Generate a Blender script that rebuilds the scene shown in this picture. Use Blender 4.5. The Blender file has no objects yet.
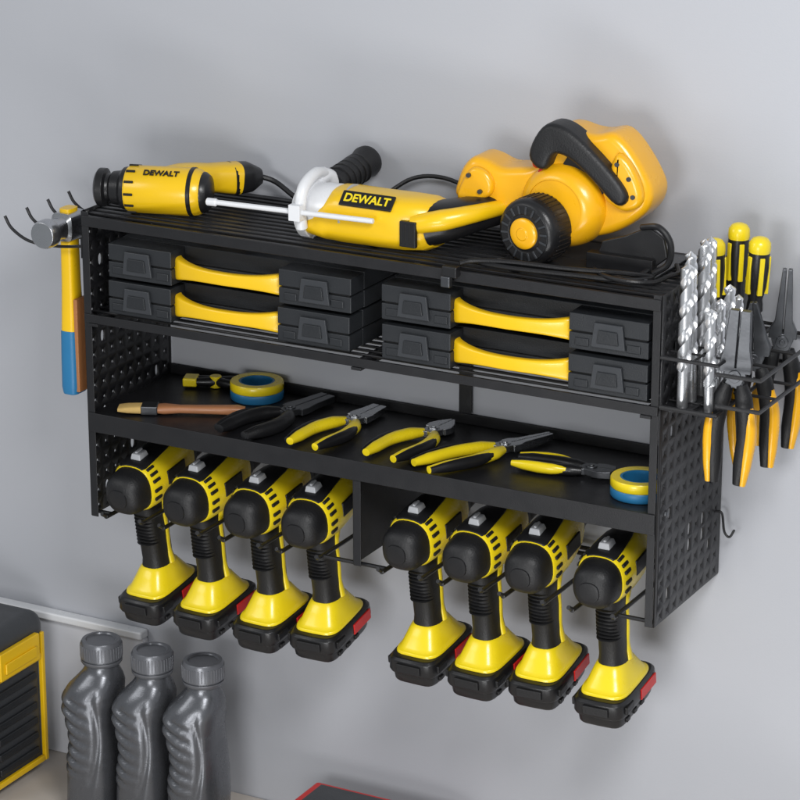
import bpy, bmesh, math, random
from math import sin, cos, pi, radians
from mathutils import Matrix, Vector
random.seed(4)
SC=bpy.context.scene
COL=SC.collection
D=.2016; H=.402; W=.8
# ---------------------------------------------------------------- materials
def mat(name,col,rough=.5,metal=0,bump=0,bscale=300,var=.12,coat=0,vscale=14,rvar=.12):
    m=bpy.data.materials.new(name); m.use_nodes=True; nt=m.node_tree; N=nt.nodes; L=nt.links
    b=N["Principled BSDF"]
    b.inputs["Metallic"].default_value=metal
    if coat: b.inputs["Coat Weight"].default_value=coat; b.inputs["Coat Roughness"].default_value=.15
    tc=N.new("ShaderNodeTexCoord")
    n=N.new("ShaderNodeTexNoise"); n.inputs["Scale"].default_value=vscale; n.inputs["Detail"].default_value=5
    L.new(tc.outputs["Object"],n.inputs["Vector"])
    mx=N.new("ShaderNodeMix"); mx.data_type='RGBA'
    c2=tuple(c*(1-var) for c in col); c1=tuple(min(1,c*(1+var*.6)) for c in col)
    mx.inputs[6].default_value=(*c1,1); mx.inputs[7].default_value=(*c2,1)
    L.new(n.outputs["Fac"],mx.inputs[0]); L.new(mx.outputs[2],b.inputs["Base Color"])
    mr=N.new("ShaderNodeMapRange"); mr.inputs[3].default_value=max(.05,rough-rvar); mr.inputs[4].default_value=min(1,rough+rvar)
    n2=N.new("ShaderNodeTexNoise"); n2.inputs["Scale"].default_value=vscale*3; n2.inputs["Detail"].default_value=6
    L.new(tc.outputs["Object"],n2.inputs["Vector"]); L.new(n2.outputs["Fac"],mr.inputs[0]); L.new(mr.outputs[0],b.inputs["Roughness"])
    if bump:
        n3=N.new("ShaderNodeTexNoise"); n3.inputs["Scale"].default_value=bscale; n3.inputs["Detail"].default_value=2
        L.new(tc.outputs["Object"],n3.inputs["Vector"])
        bp=N.new("ShaderNodeBump"); bp.inputs["Strength"].default_value=bump; bp.inputs["Distance"].default_value=.001
        L.new(n3.outputs["Fac"],bp.inputs["Height"]); L.new(bp.outputs[0],b.inputs["Normal"])
    return m
RACK=mat("black_powder_coat",(.010,.010,.0115),.40,0,.25,900)
BLK=mat("black_plastic",(.010,.010,.011),.34,0,.15,700)
RUB=mat("black_rubber",(.007,.007,.008),.48,0,.4,500)
CASE=mat("case_plastic",(.017,.019,.022),.40,0,.3,700)
CASE2=mat("latch_plastic",(.036,.039,.044),.36,0,.2,700)
YEL=mat("yellow_plastic",(.86,.66,.012),.30,0,.08,500,.06,.3)
YEL2=mat("amber_plastic",(.86,.53,.006),.32,0,.08,500,.08,.25)
ORG=mat("orange_plastic",(.86,.43,.006),.30,0,.05,500,.06,.35)
RED=mat("red_label",(.62,.015,.012),.35)
GREY=mat("grey_plastic",(.42,.43,.45),.4)
WHT=mat("white_plastic",(.75,.76,.78),.3,0,.05,300,.06,.2)
STEEL=mat("steel",(.55,.56,.58),.27,1,.1,300,.15)
DSTEEL=mat("dark_steel",(.13,.135,.145),.32,.9,.1,300,.15)
BIT=mat("bright_steel",(.80,.81,.83),.28,.9,0,300,.08,0,14,.05)
BLUE=mat("blue_plastic",(.02,.17,.36),.4)
WOOD=mat("wood",(.42,.17,.06),.5,0,.2,200,.3)
LWOOD=mat("varnished_wood",(.42,.18,.08),.4,0,.1,200,.25)
BRIS=mat("bristle",(.72,.48,.16),.7,0,.8,1200,.3)
BOT=mat("grey_bottle",(.14,.145,.158),.28,.65,.12,500,.08)
BOT2=mat("grey_cap",(.16,.165,.18),.33,.5,.1,500,.08)
DGREY=mat("tool_case_dark",(.045,.048,.053),.45,0,.3,500)
BENCH=mat("bench_top",(.55,.50,.45),.5,0,.1,200,.1,0,4)
WALLM=mat("painted_wall",(.452,.463,.497),.60,0,.14,420,.06,0,1.3,.05)
LITWALL=mat("lit_wall_paint",(.62,.63,.67),.45,0,.05,300,.03,0,3)  # paler than the wall colour, standing in for its lit lower part
DARK=mat("cavity_black",(.004,.004,.004),.7)
# ---------------------------------------------------------------- mesh builder
X=Vector((1,0,0));Y=Vector((0,1,0));Z=Vector((0,0,1))
def T(x,y,z): return Matrix.Translation((x,y,z))
def R(deg,ax): return Matrix.Rotation(radians(deg),4,ax)
def ring(c,a,b,ux=X,uy=Y,n=2.0,N=28):
    c=Vector(c); out=[]
    for i in range(N):
        t=2*pi*i/N; ct,st=cos(t),sin(t)
        out.append(c+ux*(a*math.copysign(abs(ct)**(2/n),ct))+uy*(b*math.copysign(abs(st)**(2/n),st)))
    return out
def catmull(P,k=6):
    P=[Vector(p) for p in P]
    if len(P)<3: return P
    Q=[P[0]*2-P[1]]+P+[P[-1]*2-P[-2]]; out=[]
    for i in range(1,len(Q)-2):
        for j in range(k):
            t=j/k; a,b,c,d=Q[i-1],Q[i],Q[i+1],Q[i+2]
            out.append(.5*((2*b)+(c-a)*t+(2*a-5*b+4*c-d)*t*t+(3*b-a-3*c+d)*t**3))
    out.append(P[-1]); return out
class G:
    def __init__(s,M=None): s.bm=bmesh.new(); s.mats=[]; s.M=M
    def add(s,vs,fs,m):
        if m not in s.mats: s.mats.append(m)
        i=s.mats.index(m)
        bv=[s.bm.verts.new((s.M@Vector(v)) if s.M else Vector(v)) for v in vs]
        for f in fs:
            try:
                fc=s.bm.faces.new([bv[k] for k in f]); fc.material_index=i
            except ValueError: pass
        return s
    def box(s,c,sz,m,rot=None,tp=1.0):
        vs=[]
        for k in (-.5,.5):
            q=tp if k>0 else 1
            for a,b in ((-.5,-.5),(.5,-.5),(.5,.5),(-.5,.5)): vs.append(Vector((a*sz[0]*q,b*sz[1]*q,k*sz[2])))
        if rot: vs=[rot@v for v in vs]
        vs=[v+Vector(c) for v in vs]
        return s.add(vs,[(0,3,2,1),(4,5,6,7),(0,1,5,4),(1,2,6,5),(2,3,7,6),(3,0,4,7)],m)
    def bb(s,a,b,m):
        return s.box([(a[i]+b[i])/2 for i in range(3)],[abs(b[i]-a[i]) for i in range(3)],m)
    def loft(s,rings,m,cap=True,closed=False):
        N=len(rings[0]); vs=[v for r in rings for v in r]; fs=[]
        K=len(rings)
        for i in range(K if closed else K-1):
            for j in range(N):
                a=i*N+j;b=i*N+(j+1)%N;c=((i+1)%K)*N+(j+1)%N;d=((i+1)%K)*N+j
                fs.append((a,b,c,d))
        if cap and not closed: fs+= [tuple(range(N))[::-1], tuple((K-1)*N+j for j in range(N))]
        return s.add(vs,fs,m)
    def lathe(s,c,ax,prof,m,N=28,closed=False):
        ax=Vector(ax).normalized(); ux=ax.orthogonal().normalized(); uy=ax.cross(ux)
        return s.loft([ring(Vector(c)+ax*t,r,r,ux,uy,2,N) for t,r in prof],m,True,closed)
    def cyl(s,p0,p1,r,m,r1=None,N=20):
        p0=Vector(p0);p1=Vector(p1); d=p1-p0
        return s.lathe(p0,d,[(0,r),(d.length,r if r1 is None else r1)],m,N)
    def tube(s,P,r,m,N=8,k=6,up=None,flat=1.0,smooth=True,n=2.0):
        Q=catmull(P,k) if smooth else [Vector(p) for p in P]
        rr=r if isinstance(r,(list,tuple)) else [r]*2
        rings=[];prev=None
        for i,p in enumerate(Q):
            t=(Q[min(i+1,len(Q)-1)]-Q[max(i-1,0)]).normalized()
            if up is not None: u=Vector(up)-t*Vector(up).dot(t)
            elif prev is None: u=t.orthogonal()
            else: u=prev-t*prev.dot(t)
            u.normalize(); prev=u; w=t.cross(u)
            f=i/(len(Q)-1)*(len(rr)-1); a=int(min(f,len(rr)-2)); rad=rr[a]+(rr[a+1]-rr[a])*(f-a)
            rings.append(ring(p,rad,rad*flat,w,u,n,N))
        return s.loft(rings,m)
    def prism(s,out,h0,h1,m,ux=X,uy=Y,o=(0,0,0)):
        o=Vector(o); uz=ux.cross(uy); n=len(out)
        vs=[o+ux*a+uy*b+uz*h0 for a,b in out]+[o+ux*a+uy*b+uz*h1 for a,b in out]
        return s.add(vs,[tuple(range(n))[::-1],tuple(range(n,2*n))]+[(i,(i+1)%n,n+(i+1)%n,n+i) for i in range(n)],m)
    def done(s,name,parent=None,bevel=0,seg=2,ang=35,label=None,solid=0,weld=False):
        if weld: bmesh.ops.remove_doubles(s.bm,verts=s.bm.verts,dist=1e-5)
        bmesh.ops.recalc_face_normals(s.bm,faces=s.bm.faces)
        me=bpy.data.meshes.new(name); s.bm.to_mesh(me); s.bm.free()
        for m in s.mats: me.materials.append(m)
        me.polygons.foreach_set("use_smooth",[True]*len(me.polygons))
        me.set_sharp_from_angle(angle=radians(ang))
        o=bpy.data.objects.new(name,me); COL.objects.link(o)
        if solid:
            md=o.modifiers.new("t",'SOLIDIFY'); md.thickness=solid; md.offset=0
        if bevel:
            md=o.modifiers.new("b",'BEVEL'); md.width=bevel; md.segments=seg; md.limit_method='ANGLE'; md.angle_limit=radians(38); md.harden_normals=True
        if parent: o.parent=parent
        if label: o["label"]=label
        return o
def thing(name,label,cat,M=None,group=None):
    e=bpy.data.objects.new(name,None); e.empty_display_size=.02; COL.objects.link(e)
    if M is not None: e.matrix_world=M
    e["label"]=label; e["category"]=cat
    if group: e["group"]=group
    return e
def dup(root,M):
    def cp(o,par):
        n=o.copy(); COL.objects.link(n)
        if par: n.parent=par
        for c in list(o.children): cp(c,n)
        return n
    r=cp(root,None); r.matrix_world=M; return r
def flat(o,label,cat,kind=None):
    o["label"]=label; o["category"]=cat
    if kind: o["kind"]=kind
    return o
def text(name,body,size,M,m,parent,ext=.0004,shear=0,bold=0):
    c=bpy.data.curves.new(name,'FONT'); c.body=body; c.size=size; c.extrude=ext; c.align_x='CENTER'; c.align_y='CENTER'; c.shear=shear; c.offset=bold
    o=bpy.data.objects.new(name+"_tmp",c); COL.objects.link(o); bpy.context.view_layer.update()
    me=bpy.data.meshes.new_from_object(o.evaluated_get(bpy.context.evaluated_depsgraph_get()))
    bpy.data.objects.remove(o); me.materials.clear(); me.materials.append(m); me.transform(M)
    n=bpy.data.objects.new(name,me); COL.objects.link(n); n.parent=parent; return n
# ---------------------------------------------------------------- setting
g=G(); g.bb((-2.5,0,-2.2),(3.2,.08,2.4),WALLM)
flat(g.done("wall"),"smooth pale grey painted wall behind the rack","wall","structure")
g=G(); g.bb((-1.0,-.012,-.47),(-.05,-.0005,-.262),LITWALL); g.bb((-1.0,-.020,-.262),(-.05,-.0005,-.25),WHT)  # added slab: pale face and white edge paint light below a shadow boundary
flat(g.done("lit_wall_slab",None,.003,3),"added slab, pale colour and white edge standing for the lit wall","panel")
BZ=-.47
g=G(); g.bb((-1.5,-.75,BZ-.04),(2.2,-.0008,BZ),BENCH)
flat(g.done("workbench",None,.003),"beige workbench top running along the wall","workbench")
# ---------------------------------------------------------------- rack
rack=thing("tool_rack","black powder coated steel tool rack mounted on the wall","tool rack",T(0,0,0))
def perf(x,z0,z1,y0=-D,y1=-.002):
    g=G(); ny=9; nz=20; py=(y1-y0-.012)/ny; pz=(z1-z0)/nz
    for i in range(ny):
        for j in range(nz):
            cy=y0+.006+py*(i+.5); cz=z0+pz*(j+.5); rx=.0021; rz=.0021
            if i==1 and j%5 in (1,): rx,rz=.0042,.0078
            if i in (4,6) and j in (3,4,15): rx,rz=.0045,.0085
            if i==7 and j%5==2: rx,rz=.0035,.0075
            cs=[(x,cy+a*py/2,cz+b*pz/2) for a,b in ((1,1),(-1,1),(-1,-1),(1,-1))]
            hs=[(x,cy+rx*cos(k*pi/6),cz+rz*math.copysign(abs(sin(k*pi/6))**.8,sin(k*pi/6)) ) for k in range(12)]
            fs=[]
            for k in range(4):
                fs.append((k,)+tuple(4+(3*k+q)%12 for q in range(4))); fs.append((k,4+(3*k+3)%12,(k+1)%4))
            g.add(cs+hs,fs,RACK)
    g.add([(x,y0,z0),(x,y0+.006,z0),(x,y0+.006,z1),(x,y0,z1)],[(0,1,2,3)],RACK)
    g.add([(x,y1-.006,z0),(x,y1,z0),(x,y1,z1),(x,y1-.006,z1)],[(0,1,2,3)],RACK)
    return g.done("side_panel",rack,0,solid=.0016,weld=True)
perf(.0,-.004,H+.006); perf(.801,-.004,H+.006)
for x0,x1 in ((.0009,.011),(.790,.8001)):
    g=G(); g.bb((x0,-D-.0016,-.004),(x1,-D,H+.006),RACK); g.done("front_flange",rack,.0006)
for z in (.138,.27):
    for y in (-.175,-.035):
        g=G(); g.lathe((.8017,y,z-.006),(1,0,0),[(0,.0046),(.0012,.0044),(.0024,.003)],DSTEEL,16); g.done("bolt",rack)
for za,zb in ((H-.022,H-.004),(.13,.15)):
    g=G(); g.bb((.001,-.0035,za),(.8,-.002,zb),RACK); g.done("rear_rail",rack,.0005)
# top grille
g=G()
g.bb((.0012,-D-.003,H-.013),(.7998,-D+.003,H+.001),RACK); g.bb((.0012,-.012,H-.008),(.7998,-.006,H+.001),RACK)
for i in range(12):
    y=-D+.015+i*.0152
    g.bb((.0012,y-.0036,H-.0012),(.7998,y+.0036,H+.0022),RACK)
for x in (.2,.4,.6): g.bb((x-.006,-D+.003,H-.008),(x+.006,-.012,H-.0014),RACK)
g.done("top_grille",rack,.0009)
# middle wire shelf
Z2=.272
g=G()
g.bb((.0012,-D-.0035,Z2-.010),(.7998,-D+.0005,Z2+.0015),RACK)
for i in range(11):
    y=-D+.017+i*.0168; g.tube([(.001,y,Z2),(.8,y,Z2)],.0021,RACK,smooth=False)
for x in (.015,.4,.785): g.bb((x-.007,-D-.0048,Z2-.014),(x+.007,-.006,Z2-.0102),RACK)
for x in (.015,.4,.785): g.bb((x-.002,-D+.001,Z2-.0102),(x+.002,-.006,Z2-.0015),RACK)
g.done("wire_shelf",rack,.0006)
# solid tray
Z3=.136
g=G(); g.bb((.0012,-D,Z3-.002),(.7998,-.004,Z3),RACK); g.bb((.0012,-D-.0035,Z3-.022),(.7998,-D-.0017,Z3+.004),RACK)
g.bb((.0012,-.0058,Z3+.0002),(.7998,-.0042,Z3+.014),RACK)
g.done("tray_shelf",rack,.0007)
# divider, rear upright
g=G(); g.bb((.392,-D,.0),(.3936,-.004,Z3-.0022),RACK); g.bb((.3938,-D-.0016,.0),(.404,-D-.0002,Z3-.0225),RACK); g.done("divider",rack,.0005)
g=G(); g.bb((.44,-.0075,Z3+.015),(.458,-.0062,Z2-.009),RACK); g.done("rear_upright",rack,.0005)
# drill fork shelf
DX=[.053,.141,.232,.317,.463,.547,.631,.724]
g=G()
g.tube([(.001,-.03,0),(.8,-.03,0)],.003,RACK,smooth=False)
g.tube([(.001,-.012,0),(.8,-.012,0)],.003,RACK,smooth=False)
for dx in DX:
    for s in (-1,1):
        g.tube([(dx+s*.0265,-.011,.0),(dx+s*.0265,-.19,.0),(dx+s*.0275,-D-.003,.001),(dx+s*.029,-D-.012,.006)],.0028,RACK)
for x0,x1 in ((.001,.026),(.345,.391),(.395,.436),(.752,.8)):
    g.tube([(x0,-D+.008,0),(x1,-D+.008,0)],.0028,RACK,smooth=False)
g.done("drill_fork_shelf",rack)
g=G(); g.tube([(.802,-.02,.085),(.811,-.02,.083),(.815,-.02,.060),(.822,-.02,.054),(.828,-.02,.064)],.0016,RACK); g.done("hook",rack)
# left multi prong hanger
g=G(); g.bb((-.004,-.2,.345),(-.0012,-.045,.372),RACK)
for i in range(4):
    y=-.197+i*.048
    g.tube([(-.003,y,.360),(-.04,y-.003,.356),(-.080,y-.006,.358),(-.106,y-.008,.372),(-.116,y-.009,.388)],.0021,RACK)
g.done("prong_hanger",rack)
# right accessories holder
g=G()
for z in (.335,.275):
    g.tube([(.8022,-.205,z),(.872,-.205,z),(.872,-.02,z),(.8022,-.02,z)],.0024,RACK,smooth=False)
    for y in (-.176,-.148,-.12,-.092): g.tube([(.8022,y,z),(.872,y,z)],.0014,RACK,smooth=False)
    g.tube([(.841,-.205,z),(.841,-.02,z)],.0014,RACK,smooth=False)
g.bb((.8022,-.205,.2715),(.872,-.085,.2725),RACK)
g.done("bit_holder",rack)
g=G()
for z in (.325,.287):
    g.tube([(.872,-.205,z),(.925,-.205,z),(.925,-.01,z),(.8022,-.01,z)],.0026,RACK,smooth=False)
    for y in (-.15,-.09): g.tube([(.872,y,z),(.925,y,z)],.002,RACK,smooth=False)
g.done("pliers_holder",rack)
# ---------------------------------------------------------------- organiser cases
def make_case(M):
    c=thing("tool_case","flat black organiser case with yellow carry handle and two latches","tool case",M,"organiser cases on the wire shelf")
    Wd,Dp,Hh=.352,.168,.046
    g=G()
    for z0,z1 in ((.0,.022),(.0235,Hh)): g.bb((0,.034,z0),(Wd,Dp,z1),CASE)
    g.bb((.002,.036,.0205),(Wd-.002,Dp-.002,.025),DARK)
    for x0,x1 in ((0,.094),(.250,Wd)):
        g.bb((x0,.0,.001),(x1,.0335,.0215),CASE); g.bb((x0,.0,.0235),(x1,.0335,Hh-.001),CASE)
        g.bb((x0+.003,.003,.0205),(x1-.003,.0335,.0245),DARK)
    g.bb((.02,.05,Hh-.001),(Wd-.02,Dp-.012,Hh+.0016),CASE)
    for x in (.006,.072,.258,.324): g.bb((x,-.0015,.006),(x+.018,.004,.016),CASE)
    g.done("case_shell",c,.0035,3)
    for x in (.045,.302):
        g=G(); g.prism([(-.022,-.016),(.022,-.016),(.018,.014),(-.018,.014)],0,.004,CASE2,X,Z,(x,-.0004,.024))
        g.prism([(-.014,-.010),(.014,-.010),(.012,.006),(-.012,.006)],.004,.006,CASE,X,Z,(x,-.0004,.024))
        g.done("latch",c,.0015)
    g=G(); rs=[]
    for i in range(25):
        t=i/24; x=.0905+t*.163; a=sin(pi*t)**.6; e=abs(2*t-1)**3
        yc=.022-.022*a; hz=.0082+.0075*e; hy=.0055+.004*e
        rs.append(ring((x,yc,.021),hy,hz,Y,Z,4.5,24))
    g.loft(rs,YEL2)
    g.done("carry_handle",c,0,ang=50)
    return c
case=make_case(T(.034,-D+.005,Z2+.0035))
for (x,y,z,r) in ((.036,-D+.004,Z2+.0525,.3),(.432,-D+.003,Z2+.0035,-.2),(.430,-D+.006,Z2+.0525,.2)):
    dup(case,T(x,y,z)@R(r,'Z'))
# ---------------------------------------------------------------- cordless drills
def make_drill(M):
    d=thing("cordless_drill","yellow and black cordless drill hanging by its body, battery pack below","drill",M,"cordless drills hanging in the rack")
    B=T(0,0,.194)
    def sec(y,a,b,n=2.5,z=0): return ring((0,y,z),a,b,X,Z,n,32)
    g=G(B); g.loft([sec(-.004,.010,.010),sec(-.0025,.017,.017),sec(.001,.0225,.023),sec(.006,.0255,.0265),sec(.014,.0275,.0285),sec(.028,.0285,.0300),sec(.031,.0285,.0305)],RUB)
    g.loft([sec(-.0055,.008,.008),sec(-.005,.0125,.0125),sec(-.0015,.0135,.0135)],BLK)
    g.done("rear_cap",d,0,ang=50)
    g=G(B); g.loft([sec(.0305,.0295,.0315),sec(.033,.0308,.0330),sec(.05,.0320,.0345),sec(.075,.0325,.0355),sec(.10,.0310,.034),sec(.125,.0275,.030),sec(.14,.023,.025)],YEL)
    hou=g.done("motor_housing",d,0,ang=50)
    for s in (-1,1):
        g=G(B)
        for k in range(5):
            a=radians(90-s*(40+k*17)); nx,nz=cos(a),sin(a)
            p=Vector((math.copysign(abs(nx)**.8,nx)*.0312,.042,math.copysign(abs(nz)**.8,nz)*.0334))
            g.box(p,(.0052,.014,.0042),DARK,Matrix.Rotation(-(a-pi/2)+pi/2,3,'Y'))
        g.done("vent",hou,.0008)
        g=G(B); g.box((s*.0318,.085,.004),(.0032,.040,.020),BLK); g.done("side_badge",hou,.0012)
    g=G(B)
    def patch(y,a,b,lo,hi,o):
        P=[]
        for q in (o,-.004):
            for i in range(9):
                t=radians(lo+(hi-lo)*(i/8 if q==o else 1-i/8)); ct,st=cos(t),sin(t)
                P.append(Vector((math.copysign(abs(ct)**(2/2.5),ct)*(a+q),y,abs(st)**(2/2.5)*(b+q))))
        return P
    g.loft([patch(.031,.0300,.0320,60,120,.0008),patch(.036,.0312,.0332,56,124,.0018),patch(.055,.0323,.0348,58,122,.0018),patch(.09,.0318,.0348,64,116,.0018),patch(.112,.0295,.0322,72,108,.0012)],BLK)
    g.done("top_grip_panel",d,.0008)
    g=G(B); g.box((0,.052,.039),(.016,.021,.008),GREY,None,.8); g.box((0,.052,.0445),(.004,.014,.003),GREY)
    g.done("speed_switch",d,.0018,3)
    g=G(B); g.loft([sec(.139,.021,.0225),sec(.152,.0195,.0205),sec(.155,.016,.016),sec(.158,.0175,.0175),sec(.180,.0165,.0165),sec(.187,.009,.009)],BLK); g.done("chuck",d,.0006)
    def hs(z,y,a,b,n=2.6): return ring((0,y,z),a,b,X,Y,n,28)
    g=G(B); g.loft([hs(-.018,.066,.021,.032),hs(-.035,.062,.0185,.0265),hs(-.05,.061,.0172,.0235),hs(-.07,.0615,.0178,.0240),hs(-.09,.063,.0166,.0222),hs(-.115,.064,.0164,.0220),hs(-.130,.065,.0185,.025)],RUB)
    for k in range(9): 
        z=-.046-k*.0052
        g.loft([hs(z-.0012,.0585,.0140,.0226),hs(z,.0580,.0160,.0238),hs(z+.0012,.0585,.0140,.0226)],RUB)
    gr=g.done("grip",d,0,ang=50)
    for s in (-1,1):
        g=G(B); g.tube([(s*.0178,.070,-.026),(s*.0172,.068,-.05),(s*.0172,.069,-.08),(s*.0160,.070,-.105),(s*.018,.071,-.126)],[.008,.0042,.0034,.0038,.006],YEL,10,5,up=(1,0,0),flat=.6); g.done("grip_stripe",gr,0,ang=60)
    g=G(B); g.box((0,.089,-.043),(.012,.014,.026),BLK,Matrix.Rotation(radians(-12),3,'X')); g.done("trigger",d,.003,3)
    g=G(B); g.loft([hs(-.125,.064,.0168,.024,3),hs(-.128,.064,.0195,.028,3),hs(-.137,.064,.0235,.034,3.2),hs(-.148,.064,.0275,.042,3.8),hs(-.1515,.064,.0290,.045,4.2),hs(-.153,.064,.0310,.048,4.5),hs(-.1565,.064,.0318,.0495,4.5)],YEL)
    g.done("battery_mount",d,.0012,2,30)
    g=G(B); g.loft([hs(-.1565,.063,.0325,.056,5),hs(-.160,.063,.0350,.0595,5.5),hs(-.174,.063,.0355,.0605,6),hs(-.179,.063,.0335,.0585,6)],BLK)
    g.loft([hs(-.179,.063,.031,.057,6),hs(-.190,.063,.0305,.055,6),hs(-.194,.063,.0285,.052,6)],BLK)
    for s in (-1,1): 
        g.box((s*.0352,.026,-.168),(.004,.022,.010),RUB)
        for k in range(3): g.box((s*.031,.030+k*.022,-.187),(.003,.010,.006),RUB)
    g.box((0,.0025,-.168),(.034,.005,.012),RUB)
    bat=g.done("battery",d,.0012)
    for s in (-1,1):
        g=G(B); g.box((s*.0355,.084,-.1695),(.0022,.046,.0145),RED); g.done("battery_label",bat,.0006)
    return d
def dm(x,r,p,dy=0): return T(x,-D-.012+dy,.033)@R(r,'Z')@R(p,'X')@T(0,0,-.194)
dr=make_drill(dm(DX[0],-2,8.5))
for i,x in enumerate(DX[1:]):
    dup(dr,dm(x,random.uniform(-3,2),8+random.uniform(-1.2,1.2),random.uniform(-.003,.003)))
# ---------------------------------------------------------------- pliers
def make_pliers(M,label,c1,c2,jaw,L=.115,jl=.055,spread=.022,kind="long",group=None,th=1.0):
    p=thing("pliers",label,"pliers",M,group)
    for s in (-1,1):
        g=G()
        if kind=="long": o=[(.0005,.0),(.013,.0),(.0125,.010),(.008,.022),(.0045,jl),(.0008,jl)]
        elif kind=="cut": o=[(.0005,.0),(.014,.0),(.016,.010),(.012,.024),(.003,jl*.72),(.0004,jl*.72)]
        else: o=[(.0005,0),(.014,0),(.0145,.012),(.0115,.03),(.0095,jl),(.0008,jl)]
        o=[(s*a*th,b) for a,b in o]
        if s<0: o=o[::-1]
        g.prism(o,-.0045,.0045,jaw)
        g.prism([(a*s,b) for a,b in ([(-.011,-.014),(.006,-.02),(.013,-.002),(.0125,.006),(-.004,.006)][::s])],-.0042+.0004*s,.0042+.0004*s,jaw)
        g.done("jaw",p,.0009)
    g=G(); g.cyl((0,-.004,-.0062),(0,-.004,.0062),.0075,jaw); g.cyl((0,-.004,.006),(0,-.004,.0072),.0035,jaw)
    g.done("pivot",p,.0006)
    for s in (-1,1):
        path=[(s*.008,-.014,0),(s*(spread*.75),-.014-L*.18,0),(s*spread,-.014-L*.45,0),(s*spread*.92,-.014-L*.75,0),(s*spread*.8,-.014-L,0)]
        g=G(); g.tube(path,[.0055*th,.0080*th,.0080*th,.0077*th,.0074*th,.0048*th],c1,14,6,up=(0,0,1),flat=.9)
        h=g.done("handle",p,0,ang=50)
        g=G(); g.tube([(x+s*.0045*th,y,.0010) for x,y,z in path[1:]],[.003*th,.0055*th,.0058*th,.005*th,.003*th],c2,12,6,up=(0,0,1),flat=1.25)
        g.done("handle_inlay",h,0,ang=50)
    return p
zt=Z3+.0088
G3="pliers lying on the tray shelf"
make_pliers(T(.328,-.075,zt)@R(-6,'Z'),"linesman pliers with yellow and black handles lying on the tray",YEL,BLK,STEEL,.105,.052,.024,"flat",G3,1.1)
make_pliers(T(.438,-.068,zt)@R(-8,'Z'),"cutting pliers with yellow and black handles lying on the tray",YEL,BLK,STEEL,.105,.054,.026,"cut",G3,1.1)
make_pliers(T(.545,-.078,zt)@R(-27,'Z'),"long nose pliers with yellow and black handles lying on the tray",YEL,BLK,STEEL,.118,.068,.020,"long",G3,1.1)
make_pliers(T(.678,-.108,zt)@R(-84,'Z'),"small cutting pliers with black and yellow handles lying on the tray",BLK,YEL,DSTEEL,.088,.036,.014,"cut",G3)
make_pliers(T(.238,-.085,zt)@R(-12,'Z'),"dark steel pliers with black handles lying on the tray",BLK,RUB,DSTEEL,.10,.070,.026,"flat",G3,1.25)
# tape rolls
def tape(M,top,bot,lab):
    t=thing("tape_roll",lab,"tape",M,"rolls of electrical tape")
    for (z0,z1,m,nm) in ((0,.0115,bot,"lower_band"),(.0118,.0235,top,"upper_band")):
        g=G(); g.lathe((0,0,0),(0,0,1),[(z0,.024),(z0,.0345),(z0+.0015,.0355),(z1-.0015,.0355),(z1,.0345),(z1,.024)],m,40,True); g.done(nm,t,0,ang=40)
    g=G(); g.lathe((0,0,0),(0,0,1),[(.0005,.021),(.0005,.0238),(.023,.0238),(.023,.021)],BLUE,36,True); g.done("core",t)
tape(T(.158,-.04,Z3+.0008),YEL,BLUE,"roll of yellow tape over blue tape lying beside a brush")
tape(T(.752,-.140,Z3+.0008),YEL,BLUE,"roll of yellow tape over blue tape lying beside pliers")
# brush
b=thing("paint_brush","small flat brush with wooden handle and pale bristles on the tray","brush",T(.032,-.179,Z3+.007)@R(25,'Z'))
g=G(); g.loft([ring((x,0,0),a,c,Y,Z,3,20) for x,a,c in ((.05,.010,.005),(.06,.011,.006),(.08,.007,.005),(.12,.0075,.0055),(.155,.009,.006),(.165,.006,.004))],LWOOD); g.done("handle",b)
g=G(); g.bb((.03,-.0115,-.006),(.052,.0115,.006),DSTEEL); g.done("ferrule",b,.0015)
g=G(); g.loft([ring((x,0,0),a,c,Y,Z,4,20) for x,a,c in ((0,.0115,.0025),(.012,.012,.0045),(.0305,.011,.0055))],BRIS); g.done("bristles",b)
# small clamp
c=thing("spring_clamp","small black and yellow spring clamp lying on the tray","clamp",T(.092,-.035,Z3+.009)@R(20,'Z'))
for nm,s in (("arm",1),("arm",-1)):
    g=G(); g.tube([(-.03,.006-.006*s,0),(-.005,.006-.002*s,0),(.02,.005+.009*s,0),(.045,.008+.004*s,0)],[.005,.007,.006,.004],BLK,12); g.done(nm,c)
g=G(); g.lathe((-.002,.006,-.008),(0,0,1),[(0,.008),(.016,.008)],YEL,20); g.done("pivot",c,.001)
g=G(); g.bb((-.045,-.006,-.006),(-.026,.018,.006),YEL); g.done("pad",c,.002)
# ---------------------------------------------------------------- hanging pliers on the right
GH="pliers hanging at the side of the rack"
for i,(x,y,z,k) in enumerate(((.884,-.178,.322,"flat"),(.882,-.118,.325,"cut"),(.892,-.052,.330,"long"))):
    M=T(x,y,z)@R(10+4*i,'Z')@R(90,'X')@R((-3,2,-2)[i],'Z')
    make_pliers(M,("flat nose","side cutting","long nose")[i]+" pliers with black and orange handles hanging jaws up",RUB,ORG,DSTEEL,.122,(.075,.09,.085)[i],.018,k,GH,1.3)
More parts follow.
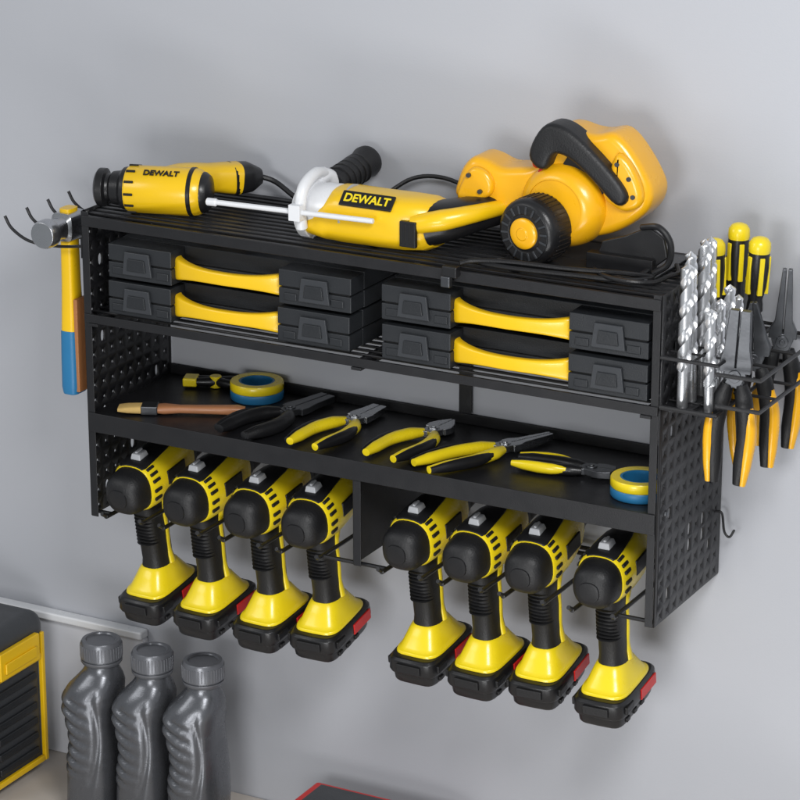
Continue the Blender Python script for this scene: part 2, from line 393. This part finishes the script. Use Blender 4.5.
# ---------------------------------------------------------------- drill bits
def make_bit(M,L,r):
    d=thing("drill_bit","bright steel twist drill bit standing in the side holder","drill bit",M,"drill bits in the side holder")
    g=G(); rings=[]; n=int(L*.74/.0014)
    for i in range(n+1):
        t=i/n; z=L*.26+t*L*.74; tw=z/(r*8.2)*2*pi; rr=r*(1 if t<.955 else max(.06,(1-t)/.045))
        pr=[]
        for j in range(24):
            a=2*pi*j/24; q=abs(cos(a)); k=1.0 if q>.66 else .42+.58*(q/.66)**2
            pr.append(Vector((cos(a+tw)*rr*k,sin(a+tw)*rr*k,z)))
        rings.append(pr)
    g.loft(rings,BIT); g.done("flute",d,0,ang=60)
    g=G(); g.lathe((0,0,0),(0,0,1),[(0,r*.7),(.002,r*.8),(L*.26,r*.8)],BIT,20); g.done("shank",d,.0004)
bz=.2727
for i,(x,y,L,r) in enumerate(((.824,-.190,.175,.0082),(.824,-.162,.182,.0078),(.824,-.134,.190,.0080),(.824,-.106,.185,.0074),(.857,-.190,.125,.0070),(.857,-.162,.130,.0064),(.857,-.134,.140,.0070),(.857,-.106,.12,.0060))):
    make_bit(T(x,y,bz)@R(random.uniform(-1.5,1.5),'X')@R(random.uniform(-2,2),'Y')@R(random.uniform(0,90),'Z'),L,r)
# ---------------------------------------------------------------- screwdrivers (handle up)
for i,(x,y,z) in enumerate(((.826,-.045,.365),(.854,-.066,.358),(.816,-.078,.352))):
    s=thing("screwdriver","screwdriver with yellow and black handle standing in the holder","screwdriver",T(x,y,z-.12)@R((1,3,-1)[i],'Y'),"screwdrivers in the side holder")
    g=G(); g.cyl((0,0,0),(0,0,.125),.003,STEEL); g.box((0,0,-.004),(.006,.0015,.01),STEEL); g.done("blade",s,.0003)
    g=G(); g.lathe((0,0,.12),(0,0,1),[(0,.006),(.006,.010),(.014,.0095),(.02,.0085),(.035,.0120),(.06,.0132),(.078,.0124)],BLK,24)
    hd=g.done("handle",s,.001)
    for k in range(5):
        a=k*2*pi/5+.4; g=G(); g.box((cos(a)*.0118,sin(a)*.0118,.170),(.0048,.006,.046),YEL,Matrix.Rotation(a,3,'Z')); g.done("handle_insert",hd,.001)
    g=G(); g.lathe((0,0,.197),(0,0,1),[(0,.0124),(.004,.0132),(.012,.0126),(.017,.009),(.019,.004)],YEL,24); g.done("end_cap",s)
# ---------------------------------------------------------------- hammer
h=thing("hammer","claw hammer with steel head and multicoloured handle hanging from the prongs","hammer",T(-.040,-.172,.152))
g=G(); g.loft([ring((0,y*1.18,.226+dz*1.2),a*1.25,b*1.25,X,Z,n,24) for y,a,b,n,dz in ((-.052,.0135,.0135,2,0),(-.048,.015,.015,2,0),(-.038,.015,.015,2,0),(-.032,.010,.010,2,0),(-.018,.010,.011,3,0),(-.014,.013,.015,4,0),(.014,.013,.015,4,0),(.02,.011,.011,3,0),(.05,.009,.007,3,-.004),(.075,.008,.004,3,-.014),(.085,.008,.002,3,-.022))],STEEL)
g.done("head",h,.0008)
g=G(); g.loft([ring((0,0,z),a,b,X,Y,3.4,24) for z,a,b in ((.249,.009,.012),(.20,.0095,.012),(.15,.010,.0125),(.10,.0112,.0145),(.085,.0115,.0155))],YEL2); g.done("handle",h,.0005)
g=G(); g.loft([ring((0,0,z),a,b,X,Y,3.4,24) for z,a,b in ((.0865,.0118,.0165),(.05,.0125,.017),(.01,.0125,.018),(.0,.011,.0165))],BLUE); g.done("grip",h,.0015)
g=G(); g.bb((.0095,-.012,.004),(.0155,.014,.13),WOOD); g.done("grip_inlay",h,.0015)
# ---------------------------------------------------------------- small drill on the grille
TZ=H+.0028
gm=thing("power_drill","amber corded drill with black nozzle lying on the top grille","power drill",T(.012,-.178,TZ)@R(16,'Z'))
A=.031
g=G(); g.lathe((-.002,0,A),(1,0,0),[(0,.012),(0,.020),(.003,.0245),(.012,.0245),(.014,.018),(.018,.0165),(.021,.021),(.032,.0225),(.036,.027),(.042,.028)],BLK,32); g.done("nozzle",gm,.0008)
g=G(); g.lathe((.039,0,A),(1,0,0),[(0,.0275),(.004,.0300),(.085,.0308),(.095,.0290),(.100,.0255)],YEL2,36)
g.tube([(.070,.006,A),(.100,.036,A+.006),(.13,.060,A+.004),(.160,.082,A)],[.024,.023,.021,.024],YEL2,20,6,up=(0,0,1),flat=.85,n=3)
g.done("housing",gm,0,ang=50)
g=G(); g.lathe((.136,0,A),(1,0,0),[(0,.0262),(.004,.0262),(.010,.022),(.013,.012)],BLK,32); g.done("end_cap",gm,.0006)
g=G()
for k in range(12):
    a=k*pi/6; g.box((.0475,cos(a)*.0303,A+sin(a)*.0303),(.012,.003,.003),DARK,Matrix.Rotation(a,3,'X'))
o=g.done("vent_ring",gm,.0006)
g=G(); g.lathe((.122,0,A),(1,0,0),[(0,.0305),(.001,.0314),(.005,.0314),(.006,.0305)],BLK,36); g.done("trim_ring",gm)
g=G(); g.tube([(.152,.077,A),(.172,.091,A),(.185,.100,A)],[.0245,.022,.012],BLK,20,6,up=(0,0,1),flat=.85,n=3); g.done("handle_base",gm)
g=G(); g.tube([(.182,.098,A),(.205,.102,A-.008),(.24,.085,.006),(.27,.07,.005),(.29,.06,.005)],.0036,RUB,8); g.done("power_cord",gm)
text("lettering","DEWALT",.0115,T(.088,-.0175,A+.0262)@R(34,'X'),BLK,gm,.0006,0,.0003)
# ---------------------------------------------------------------- rotary hammer
rh=thing("rotary_hammer","yellow and white rotary hammer with black side handle on the grille","rotary hammer",T(.302,-.150,TZ))
A=.034
g=G(); g.lathe((-.012,0,A),(1,0,0),[(0,.016),(.002,.024),(.010,.026),(.018,.031),(.040,.034),(.058,.0345)],WHT,36); g.done("front_collar",rh,.0006)
def bs(x,y,z,a,b,n=3): return ring((x,y,z),a,b,Y,Z,n,36)
g=G(); g.loft([bs(.010,-.004,A-.010,.026,.018),bs(.04,-.004,A-.006,.033,.026),bs(.047,0,A,.035,.0332),bs(.06,0,A,.036,.034),bs(.11,0,A,.037,.0335),bs(.145,.002,A,.036,.0335),bs(.170,.006,A,.033,.032),bs(.180,.010,A,.028,.028)],YEL2); g.done("housing",rh,0,ang=45)
nrm=Vector((0,-.7071,.7071)); bc=Vector((.100,-.0292,A+.0268))
g=G(); g.box(bc,(.072,.021,.003),BLK,Matrix.Rotation(radians(45),3,'X')); g.done("badge_panel",rh,.0012)
text("lettering","DEWALT",.0155,T(*(bc+nrm*.0016))@R(45,'X'),YEL,rh,.0005,0,.0004)
g=G(); g.bb((.148,-.0375,A-.022),(.170,-.031,A+.010),BLK)
for k in range(4): g.bb((.1495+k*.0055,-.0383,A-.018),(.152+k*.0055,-.033,A+.008),DARK)
g.done("vent",rh,.0012)
g=G(); g.lathe((.062,0,A),(1,0,0),[(0,.0335),(.0005,.0362),(.0035,.0362),(.004,.0335)],GREY,36); g.done("seam_ring",rh)
g=G(); g.tube([(.168,.005,A),(.192,.010,A+.006),(.216,.030,A+.012),(.232,.062,A+.014),(.232,.100,A+.012),(.222,.128,A+.008)],[.031,.027,.023,.021,.021,.017],BLK,20,6,up=(0,0,1),flat=.9,n=2.6)
g.tube([(.160,.025,A-.004),(.175,.07,A),(.195,.105,A+.004),(.215,.125,A+.006)],[.022,.015,.013,.013],BLK,16,6,up=(0,0,1))
g.done("rear_handle",rh,0,ang=50)
g=G(); g.tube([(.160,-.024,A+.004),(.196,-.017,A+.012),(.226,.008,A+.018),(.247,.05,A+.020),(.250,.075,A+.018)],[.012,.013,.011,.009,.006],YEL2,14,6,up=(0,0,1)); g.done("handle_trim",rh)
g=G(); g.lathe((.000,0,A),(1,0,0),[(0,.033),(.001,.0375),(.013,.0375),(.014,.033)],WHT,36); g.tube([(.006,.01,A+.032),(.009,.030,A+.034),(.012,.046,A+.022)],[.011,.010,.012],WHT,14)
g.tube([(.012,-.036,A-.016),(.013,-.041,A+.012),(.013,-.032,A+.034),(.012,-.004,A+.044),(.010,.022,A+.040)],.0075,WHT,12)
g.done("side_handle_clamp",rh,0,ang=50)
g=G(); g.lathe((.008,.040,A+.016),(.03,1,.16),[(0,.012),(.002,.022),(.006,.0235),(.009,.016),(.03,.0185),(.06,.0195),(.08,.0185),(.09,.021),(.096,.020),(.099,.011)],RUB,28)
for k in range(5): g.lathe((.008+.0009*k,.040+.022+k*.011,A+.016+(.022+k*.011)*.16),(.03,1,.16),[(0,.0175),(.001,.0198),(.003,.0198),(.004,.0175)],RUB,28)
g.done("side_handle",rh,0,ang=50)
g=G(); g.cyl((-.105,-.047,A+.004),(.118,-.047,A+.008),.0034,WHT,None,12); g.lathe((-.118,-.047,A+.0035),(1,0,0.018),[(0,.002),(.002,.005),(.014,.005),(.016,.0035)],WHT,14); g.box((.012,-.047,A+.006),(.016,.016,.020),WHT); g.done("depth_rod",rh,.0008)
g=G(); g.tube([(.05,.10,.03),(.08,.125,.052),(.12,.135,.055),(.18,.13,.042),(.226,.122,A+.01)],.0028,RUB,8)
g.tube([(.226,.125,A+.006),(.215,.138,.05),(.16,.140,.035),(.10,.120,.012),(.06,.105,.005)],.0028,RUB,8)
g.done("power_cord",rh)
# ---------------------------------------------------------------- circular saw
sw=thing("circular_saw","orange and black corded circular saw standing on the top grille","circular saw",T(.588,-.085,TZ))
S=Matrix.Diagonal((.965,1,.88,1))
def smooth(P,k=3):
    Q=P[-1:]+P+P[:2]; out=[]
    for i in range(1,len(Q)-2):
        for j in range(k):
            t=j/k; out.append(tuple(.5*((2*Q[i][n])+(Q[i+1][n]-Q[i-1][n])*t+(2*Q[i-1][n]-5*Q[i][n]+4*Q[i+1][n]-Q[i+2][n])*t*t+(3*Q[i][n]-Q[i-1][n]-3*Q[i+1][n]+Q[i+2][n])*t**3) for n in (0,1)))
    return out
def pillow(g,out,y0,y1,m,e):   # rounded slab: inset rims at both faces
    cx=sum(p[0] for p in out)/len(out); n=len(out)
    def inset(d):
        r=[]
        for i in range(n):
            a,b,c=out[i-1],out[i],out[(i+1)%n]
            tx,tz=c[0]-a[0],c[1]-a[1]; l=math.hypot(tx,tz) or 1
            r.append((b[0]-(-tz/l)*(-1)*d*W_,b[1]-(tx/l)*(-1)*d*W_))
        return r
    area2=sum(out[i-1][0]*out[i][1]-out[i][0]*out[i-1][1] for i in range(n)); W_=-1 if area2<0 else 1
    rings=[]
    for k in range(6):
        t=k/5*pi/2; rings.append([Vector((x,y0+e*(1-sin(t)),z)) for x,z in inset(e*(1-cos(pi/2-t)) if False else e*(1-sin(t)) )] if False else [Vector((x,y0+e*(1-cos(t)),z)) for x,z in inset(e*(1-sin(t)))])
    for k in range(6):
        t=pi/2-k/5*pi/2; rings.append([Vector((x,y1-e*(1-cos(t)),z)) for x,z in inset(e*(1-sin(t)))])
    g.loft(rings,m)
o=[(-.109,.072),(-.106,.090),(-.098,.112),(-.084,.127),(-.066,.126),(-.045,.118),(-.022,.120),(-.004,.124),(.008,.134),(.014,.150),(.020,.170),(.034,.183),(.050,.184),(.066,.180),(.084,.179),(.104,.184),(.118,.178),(.134,.160),(.150,.135),(.160,.112),(.158,.092),(.148,.075),(.125,.055),(.095,.040),(.05,.030),(.01,.030),(-.02,.045),(-.045,.060),(-.075,.062),(-.095,.060)]
g=G(S); pillow(g,smooth(o,3),-.026,.034,ORG,.012); g.done("upper_housing",sw,0,ang=60)
g=G(S); g.lathe((.045,-.015,.078),(-.12,-1,0),[(0,.059),(.010,.058),(.018,.055),(.025,.050),(.030,.043),(.0305,.039),(.029,.0385)],ORG,56); g.done("gear_cover",sw,0,ang=50)
g=G(S); pillow(g,smooth([(-.100,.070),(-.092,.098),(-.078,.116),(-.060,.112),(-.050,.095),(-.055,.078),(-.075,.070)],3),-.034,-.020,ORG,.006); g.done("guard_lobe",sw,0,ang=60)
g=G(S); pillow(g,smooth([(.100,.100),(.108,.135),(.118,.160),(.134,.150),(.148,.125),(.153,.104),(.146,.088),(.125,.082)],3),-.036,-.018,ORG,.008); g.done("rear_lobe",sw,0,ang=60)
g=G(S); pillow(g,smooth([(.004,.146),(.012,.172),(.027,.191),(.046,.192),(.068,.180),(.098,.154),(.126,.124),(.137,.104),(.130,.092),(.116,.096),(.090,.122),(.064,.144),(.046,.152),(.036,.148),(.028,.130),(.014,.130)],3),-.046,-.006,RUB,.0075); g.done("grip",sw,0,ang=60)
g=G(S); g.prism([(.050,.146),(.066,.140),(.088,.118),(.104,.104),(.094,.098),(.074,.108),(.052,.124),(.044,.136)],.026,.0285,DARK,X,Z); g.done("handle_opening",sw,.0005)
for (x,z) in ((.010,.132),(.018,.121)):
    g=G(S); g.lathe((x,-.026,z),(0,-1,0),[(0,.006),(.006,.006),(.0075,.004)],RED,16); g.done("lock_button",sw,.0005)
a=Vector((-.18,-1,-.02)).normalized(); c0=Vector((.025,-.035,.0435)); ux=a.orthogonal().normalized(); uy=a.cross(ux)
def rad(c,r,n,sz,m,off,g):
    for k in range(n):
        t=k*2*pi/n; e=ux*cos(t)+uy*sin(t); q=c+a*off+e*r
        g.box(q,sz,m,Matrix((e,a,e.cross(a))).transposed())
g=G(); g.lathe(c0,a,[(0,.040),(.008,.0408),(.036,.0408),(.041,.0385),(.044,.034)],BLK,52); rad(c0,.0405,40,(.0022,.024,.0022),RUB,.018,g); g.done("motor",sw,.0005)
g=G(); g.lathe(c0+a*.043,a,[(0,.0345),(.002,.0335),(.002,.024),(.0005,.022)],RUB,44); rad(c0,.0285,18,(.010,.0025,.0026),CASE2,.0450,g); g.done("vent_grille",sw,.0004)
g=G(); g.lathe(c0+a*.043,a,[(0,.019),(.004,.019),(.006,.016),(.006,.008),(.0075,.007)],ORG,36); g.done("hub_cap",sw,.0006)
g=G(); g.bb((-.02,-.075,0),(.175,-.02,.003),DSTEEL); g.bb((.02,-.0195,0),(.175,.055,.003),DSTEEL); g.bb((-.02,-.076,0),(.175,-.0735,.007),DSTEEL); g.bb((.085,-.05,.003),(.17,-.035,.022),BLK); g.done("shoe",sw,.0008)
g=G(); g.prism([(.09,.006),(.165,.008),(.185,.025),(.180,.048),(.160,.060),(.13,.045),(.10,.035)],.0,.006,BLK,X,Z,(0,-.034,0)); g.tube([(.150,-.04,.058),(.175,-.045,.062),(.190,-.045,.045),(.188,-.045,.02),(.17,-.05,.006)],.004,BLK,10); g.done("lower_guard",sw,.002)
for (x,z) in ((.120,.146),(.136,.128),(.142,.104),(-.082,.105),(-.066,.084)):
    g=G(S); g.cyl((x,-.033,z),(x,-.0372,z),.0032,DSTEEL,None,12); g.done("screw",sw)
g=G(); pts=[(.15,-.01,.05),(.168,-.03,.02),(.155,-.065,.005),(.12,-.085,.005),(.06,-.088,.006),(.0,-.092,.005),(-.03,-.086,.005),(-.03,-.100,.006),(.02,-.104,.006),(.09,-.100,.007),(.14,-.095,.007),(.165,-.08,.006),(.175,-.06,.006),(.15,-.080,.012),(.08,-.094,.012),(.01,-.100,.012),(-.035,-.105,.009),(-.05,-.114,.006)]
g.tube(pts,.003,RUB,8)
g.tube([(.10,-.06,.006),(.13,-.096,.010),(.165,-.100,.009),(.185,-.08,.006),(.19,-.05,.006),(.195,-.03,.006),(.18,.0,.006)],.003,RUB,8); g.done("power_cord",sw)
g=G(); g.box((-.056,-.125,-.002),(.020,.012,.014),BLK); g.box((-.060,-.129,-.014),(.013,.009,.014),DSTEEL); g.done("plug",sw,.002)
# ---------------------------------------------------------------- grey bottles
def make_bottle(M):
    b=thing("oil_bottle","grey plastic bottle with ribbed side grip standing on the bench","bottle",M,"grey bottles on the bench")
    K=1.16
    def s(z,cx,a,cy,bb,n=3.0): return ring((cx*K,cy,z),a*K,bb*K,X,Y,n,64)
    prof=[(0,.000,.028,.040),(.004,.000,.0315,.044),(.05,.002,.0315,.045),(.085,.003,.0295,.044),(.110,.004,.0270,.042),(.135,.001,.0280,.041),(.155,-.002,.0310,.039),(.175,-.001,.0320,.037)]
    rings=[]
    for i in range(len(prof)-1):
        for j in range(10):
            t=j/10; p,q=prof[i],prof[i+1]; z,cx,aa,bb=[p[k]+(q[k]-p[k])*t for k in range(4)]
            rings.append((z,cx,aa,bb))
    rings.append(prof[-1]); RR=[]
    for z,cx,aa,bb in rings:
        pr=s(z,cx,aa,0,bb)
        for v in pr:     # finger ribs moulded in the left part of the front, plus a swept groove
            fade=max(0,min(1,(z-.055)/.02))*max(0,min(1,(.182-z)/.012))
            wgt=max(0,min(1,(-v.x+.010)/.012))*fade
            w2=(abs(sin(pi*(z+v.x*.45)/.0165))**.6)*2-1
            v.x+=-.0022*w2*wgt; 
            if v.y<0: v.y-=.0026*w2*wgt
            gx=.012+.010*sin((z-.05)/.13*pi)
            if v.y<0: v.y+=.0035*math.exp(-((v.x-gx)/.0035)**2)*max(0,min(1,(z-.03)/.03))
        RR.append(pr)
    RR+= [s(.186,.002,.0305,0,.0345,2.9),s(.196,.006,.0265,0,.0295,2.6),s(.205,.009,.0225,0,.024,2.3),s(.212,.010,.0200,0,.0205,2),s(.221,.010,.020,0,.020,2)]
    g=G(); g.loft(RR,BOT); g.done("body",b,0,ang=80)
    g=G(); g.lathe((.010*K,0,.218),(0,0,1),[(0,.0265),(.003,.0285),(.006,.0285),(.0065,.0262),(.008,.0262),(.0085,.0290),(.030,.0280),(.034,.0260),(.0345,.021),(.032,.0195)],BOT2,40)
    for k in range(40):
        a=k*pi/20; g.box((.010*K+cos(a)*.0284,sin(a)*.0284,.237),(.0016,.0016,.018),BOT2,Matrix.Rotation(a,3,'Z'))
    g.done("cap",b,.0005)
    return b
b0=make_bottle(T(-.058,-.125,BZ)@R(8,'Z'))
dup(b0,T(.023,-.122,BZ)@R(5,'Z')); dup(b0,T(.102,-.120,BZ)@R(10,'Z'))
# ---------------------------------------------------------------- large tool case, bottom left
tc=thing("tool_box","dark grey and yellow plastic tool box standing on the bench","tool box",T(-.478,-.20,BZ))
g=G(); g.bb((0,0,0),(.285,.145,.185),DGREY); g.done("body",tc,.018,4)
g=G(); g.bb((-.004,-.004,.188),(.290,.150,.243),DGREY); g.done("lid",tc,.022,5)
g=G(); g.bb((.2855,.006,.015),(.293,.014,.212),YEL2); g.bb((.2855,.131,.015),(.293,.139,.212),YEL2); g.bb((.2855,.0145,.015),(.2925,.1305,.024),YEL2); g.bb((.2855,.0145,.172),(.2925,.1305,.182),YEL2); g.done("trim",tc,.002)
g=G(); g.bb((.2905,.025,.178),(.299,.118,.218),YEL2); g.bb((.299,.035,.186),(.302,.108,.202),YEL2); g.done("latch",tc,.004,3)
g=G()
for k in range(6): g.bb((.2845,.028,.03+k*.023),(.290,.122,.041+k*.023),CASE)
g.done("rib_panel",tc,.002)
# storage box
rb=thing("storage_box","low black storage box with red rimmed lid on the bench","storage box",T(.250,-.16,BZ))
g=G(); g.bb((0,0,0),(.225,.11,.060),CASE); g.done("body",rb,.008,3)
g=G(); g.bb((-.003,-.003,.061),(.228,.113,.073),RED); g.done("lid",rb,.005,3)
g=G(); g.bb((.010,.008,.0715),(.215,.102,.076),DGREY); g.done("lid_inlay",rb,.002,3)
# ---------------------------------------------------------------- camera
yaw,pit,f=.49353,.32242,2952.9
c=Vector((2.07395,-3.20409,1.36690))
fw=Vector((-sin(yaw)*cos(pit),cos(yaw)*cos(pit),-sin(pit))); r=Vector((cos(yaw),sin(yaw),0)); u=r.cross(fw)
cd=bpy.data.cameras.new("camera"); co=bpy.data.objects.new("camera",cd); COL.objects.link(co)
co.matrix_world=Matrix([[r[0],u[0],-fw[0],c[0]],[r[1],u[1],-fw[1],c[1]],[r[2],u[2],-fw[2],c[2]],[0,0,0,1]])
cd.lens=36*f/800; cd.sensor_width=36; cd.clip_end=100; SC.camera=co
# ---------------------------------------------------------------- light
w=bpy.data.worlds.new("World"); SC.world=w; w.use_nodes=True
bg=w.node_tree.nodes["Background"]; bg.inputs[0].default_value=(.90,.95,1,1); bg.inputs[1].default_value=.32
def area(name,loc,tgt,size,en,col=(1,1,1)):
    l=bpy.data.lights.new(name,'AREA'); l.energy=en; l.shape='RECTANGLE'; l.size=size[0]; l.size_y=size[1]; l.color=col
    o=bpy.data.objects.new(name,l); o.location=loc; o.rotation_euler=(Vector(tgt)-Vector(loc)).to_track_quat('-Z','Y').to_euler(); COL.objects.link(o)
area("softbox_key",(1.6,-1.5,1.5),(.45,0,-.1),(.7,.5),29)
area("softbox_fill",(-1.4,-2.2,1.6),(.2,0,.1),(1.0,.8),12)
area("added_front_fill",(.9,-2.9,.25),(.5,0,.05),(.9,.6),22)  # unseen fill lamp, added to brighten the wall behind the shelves
area("softbox_low",(.9,-1.5,-.6),(.6,0,-.35),(.9,.35),8)
SC.view_settings.view_transform='Standard'; SC.view_settings.look='None'; SC.view_settings.exposure=0
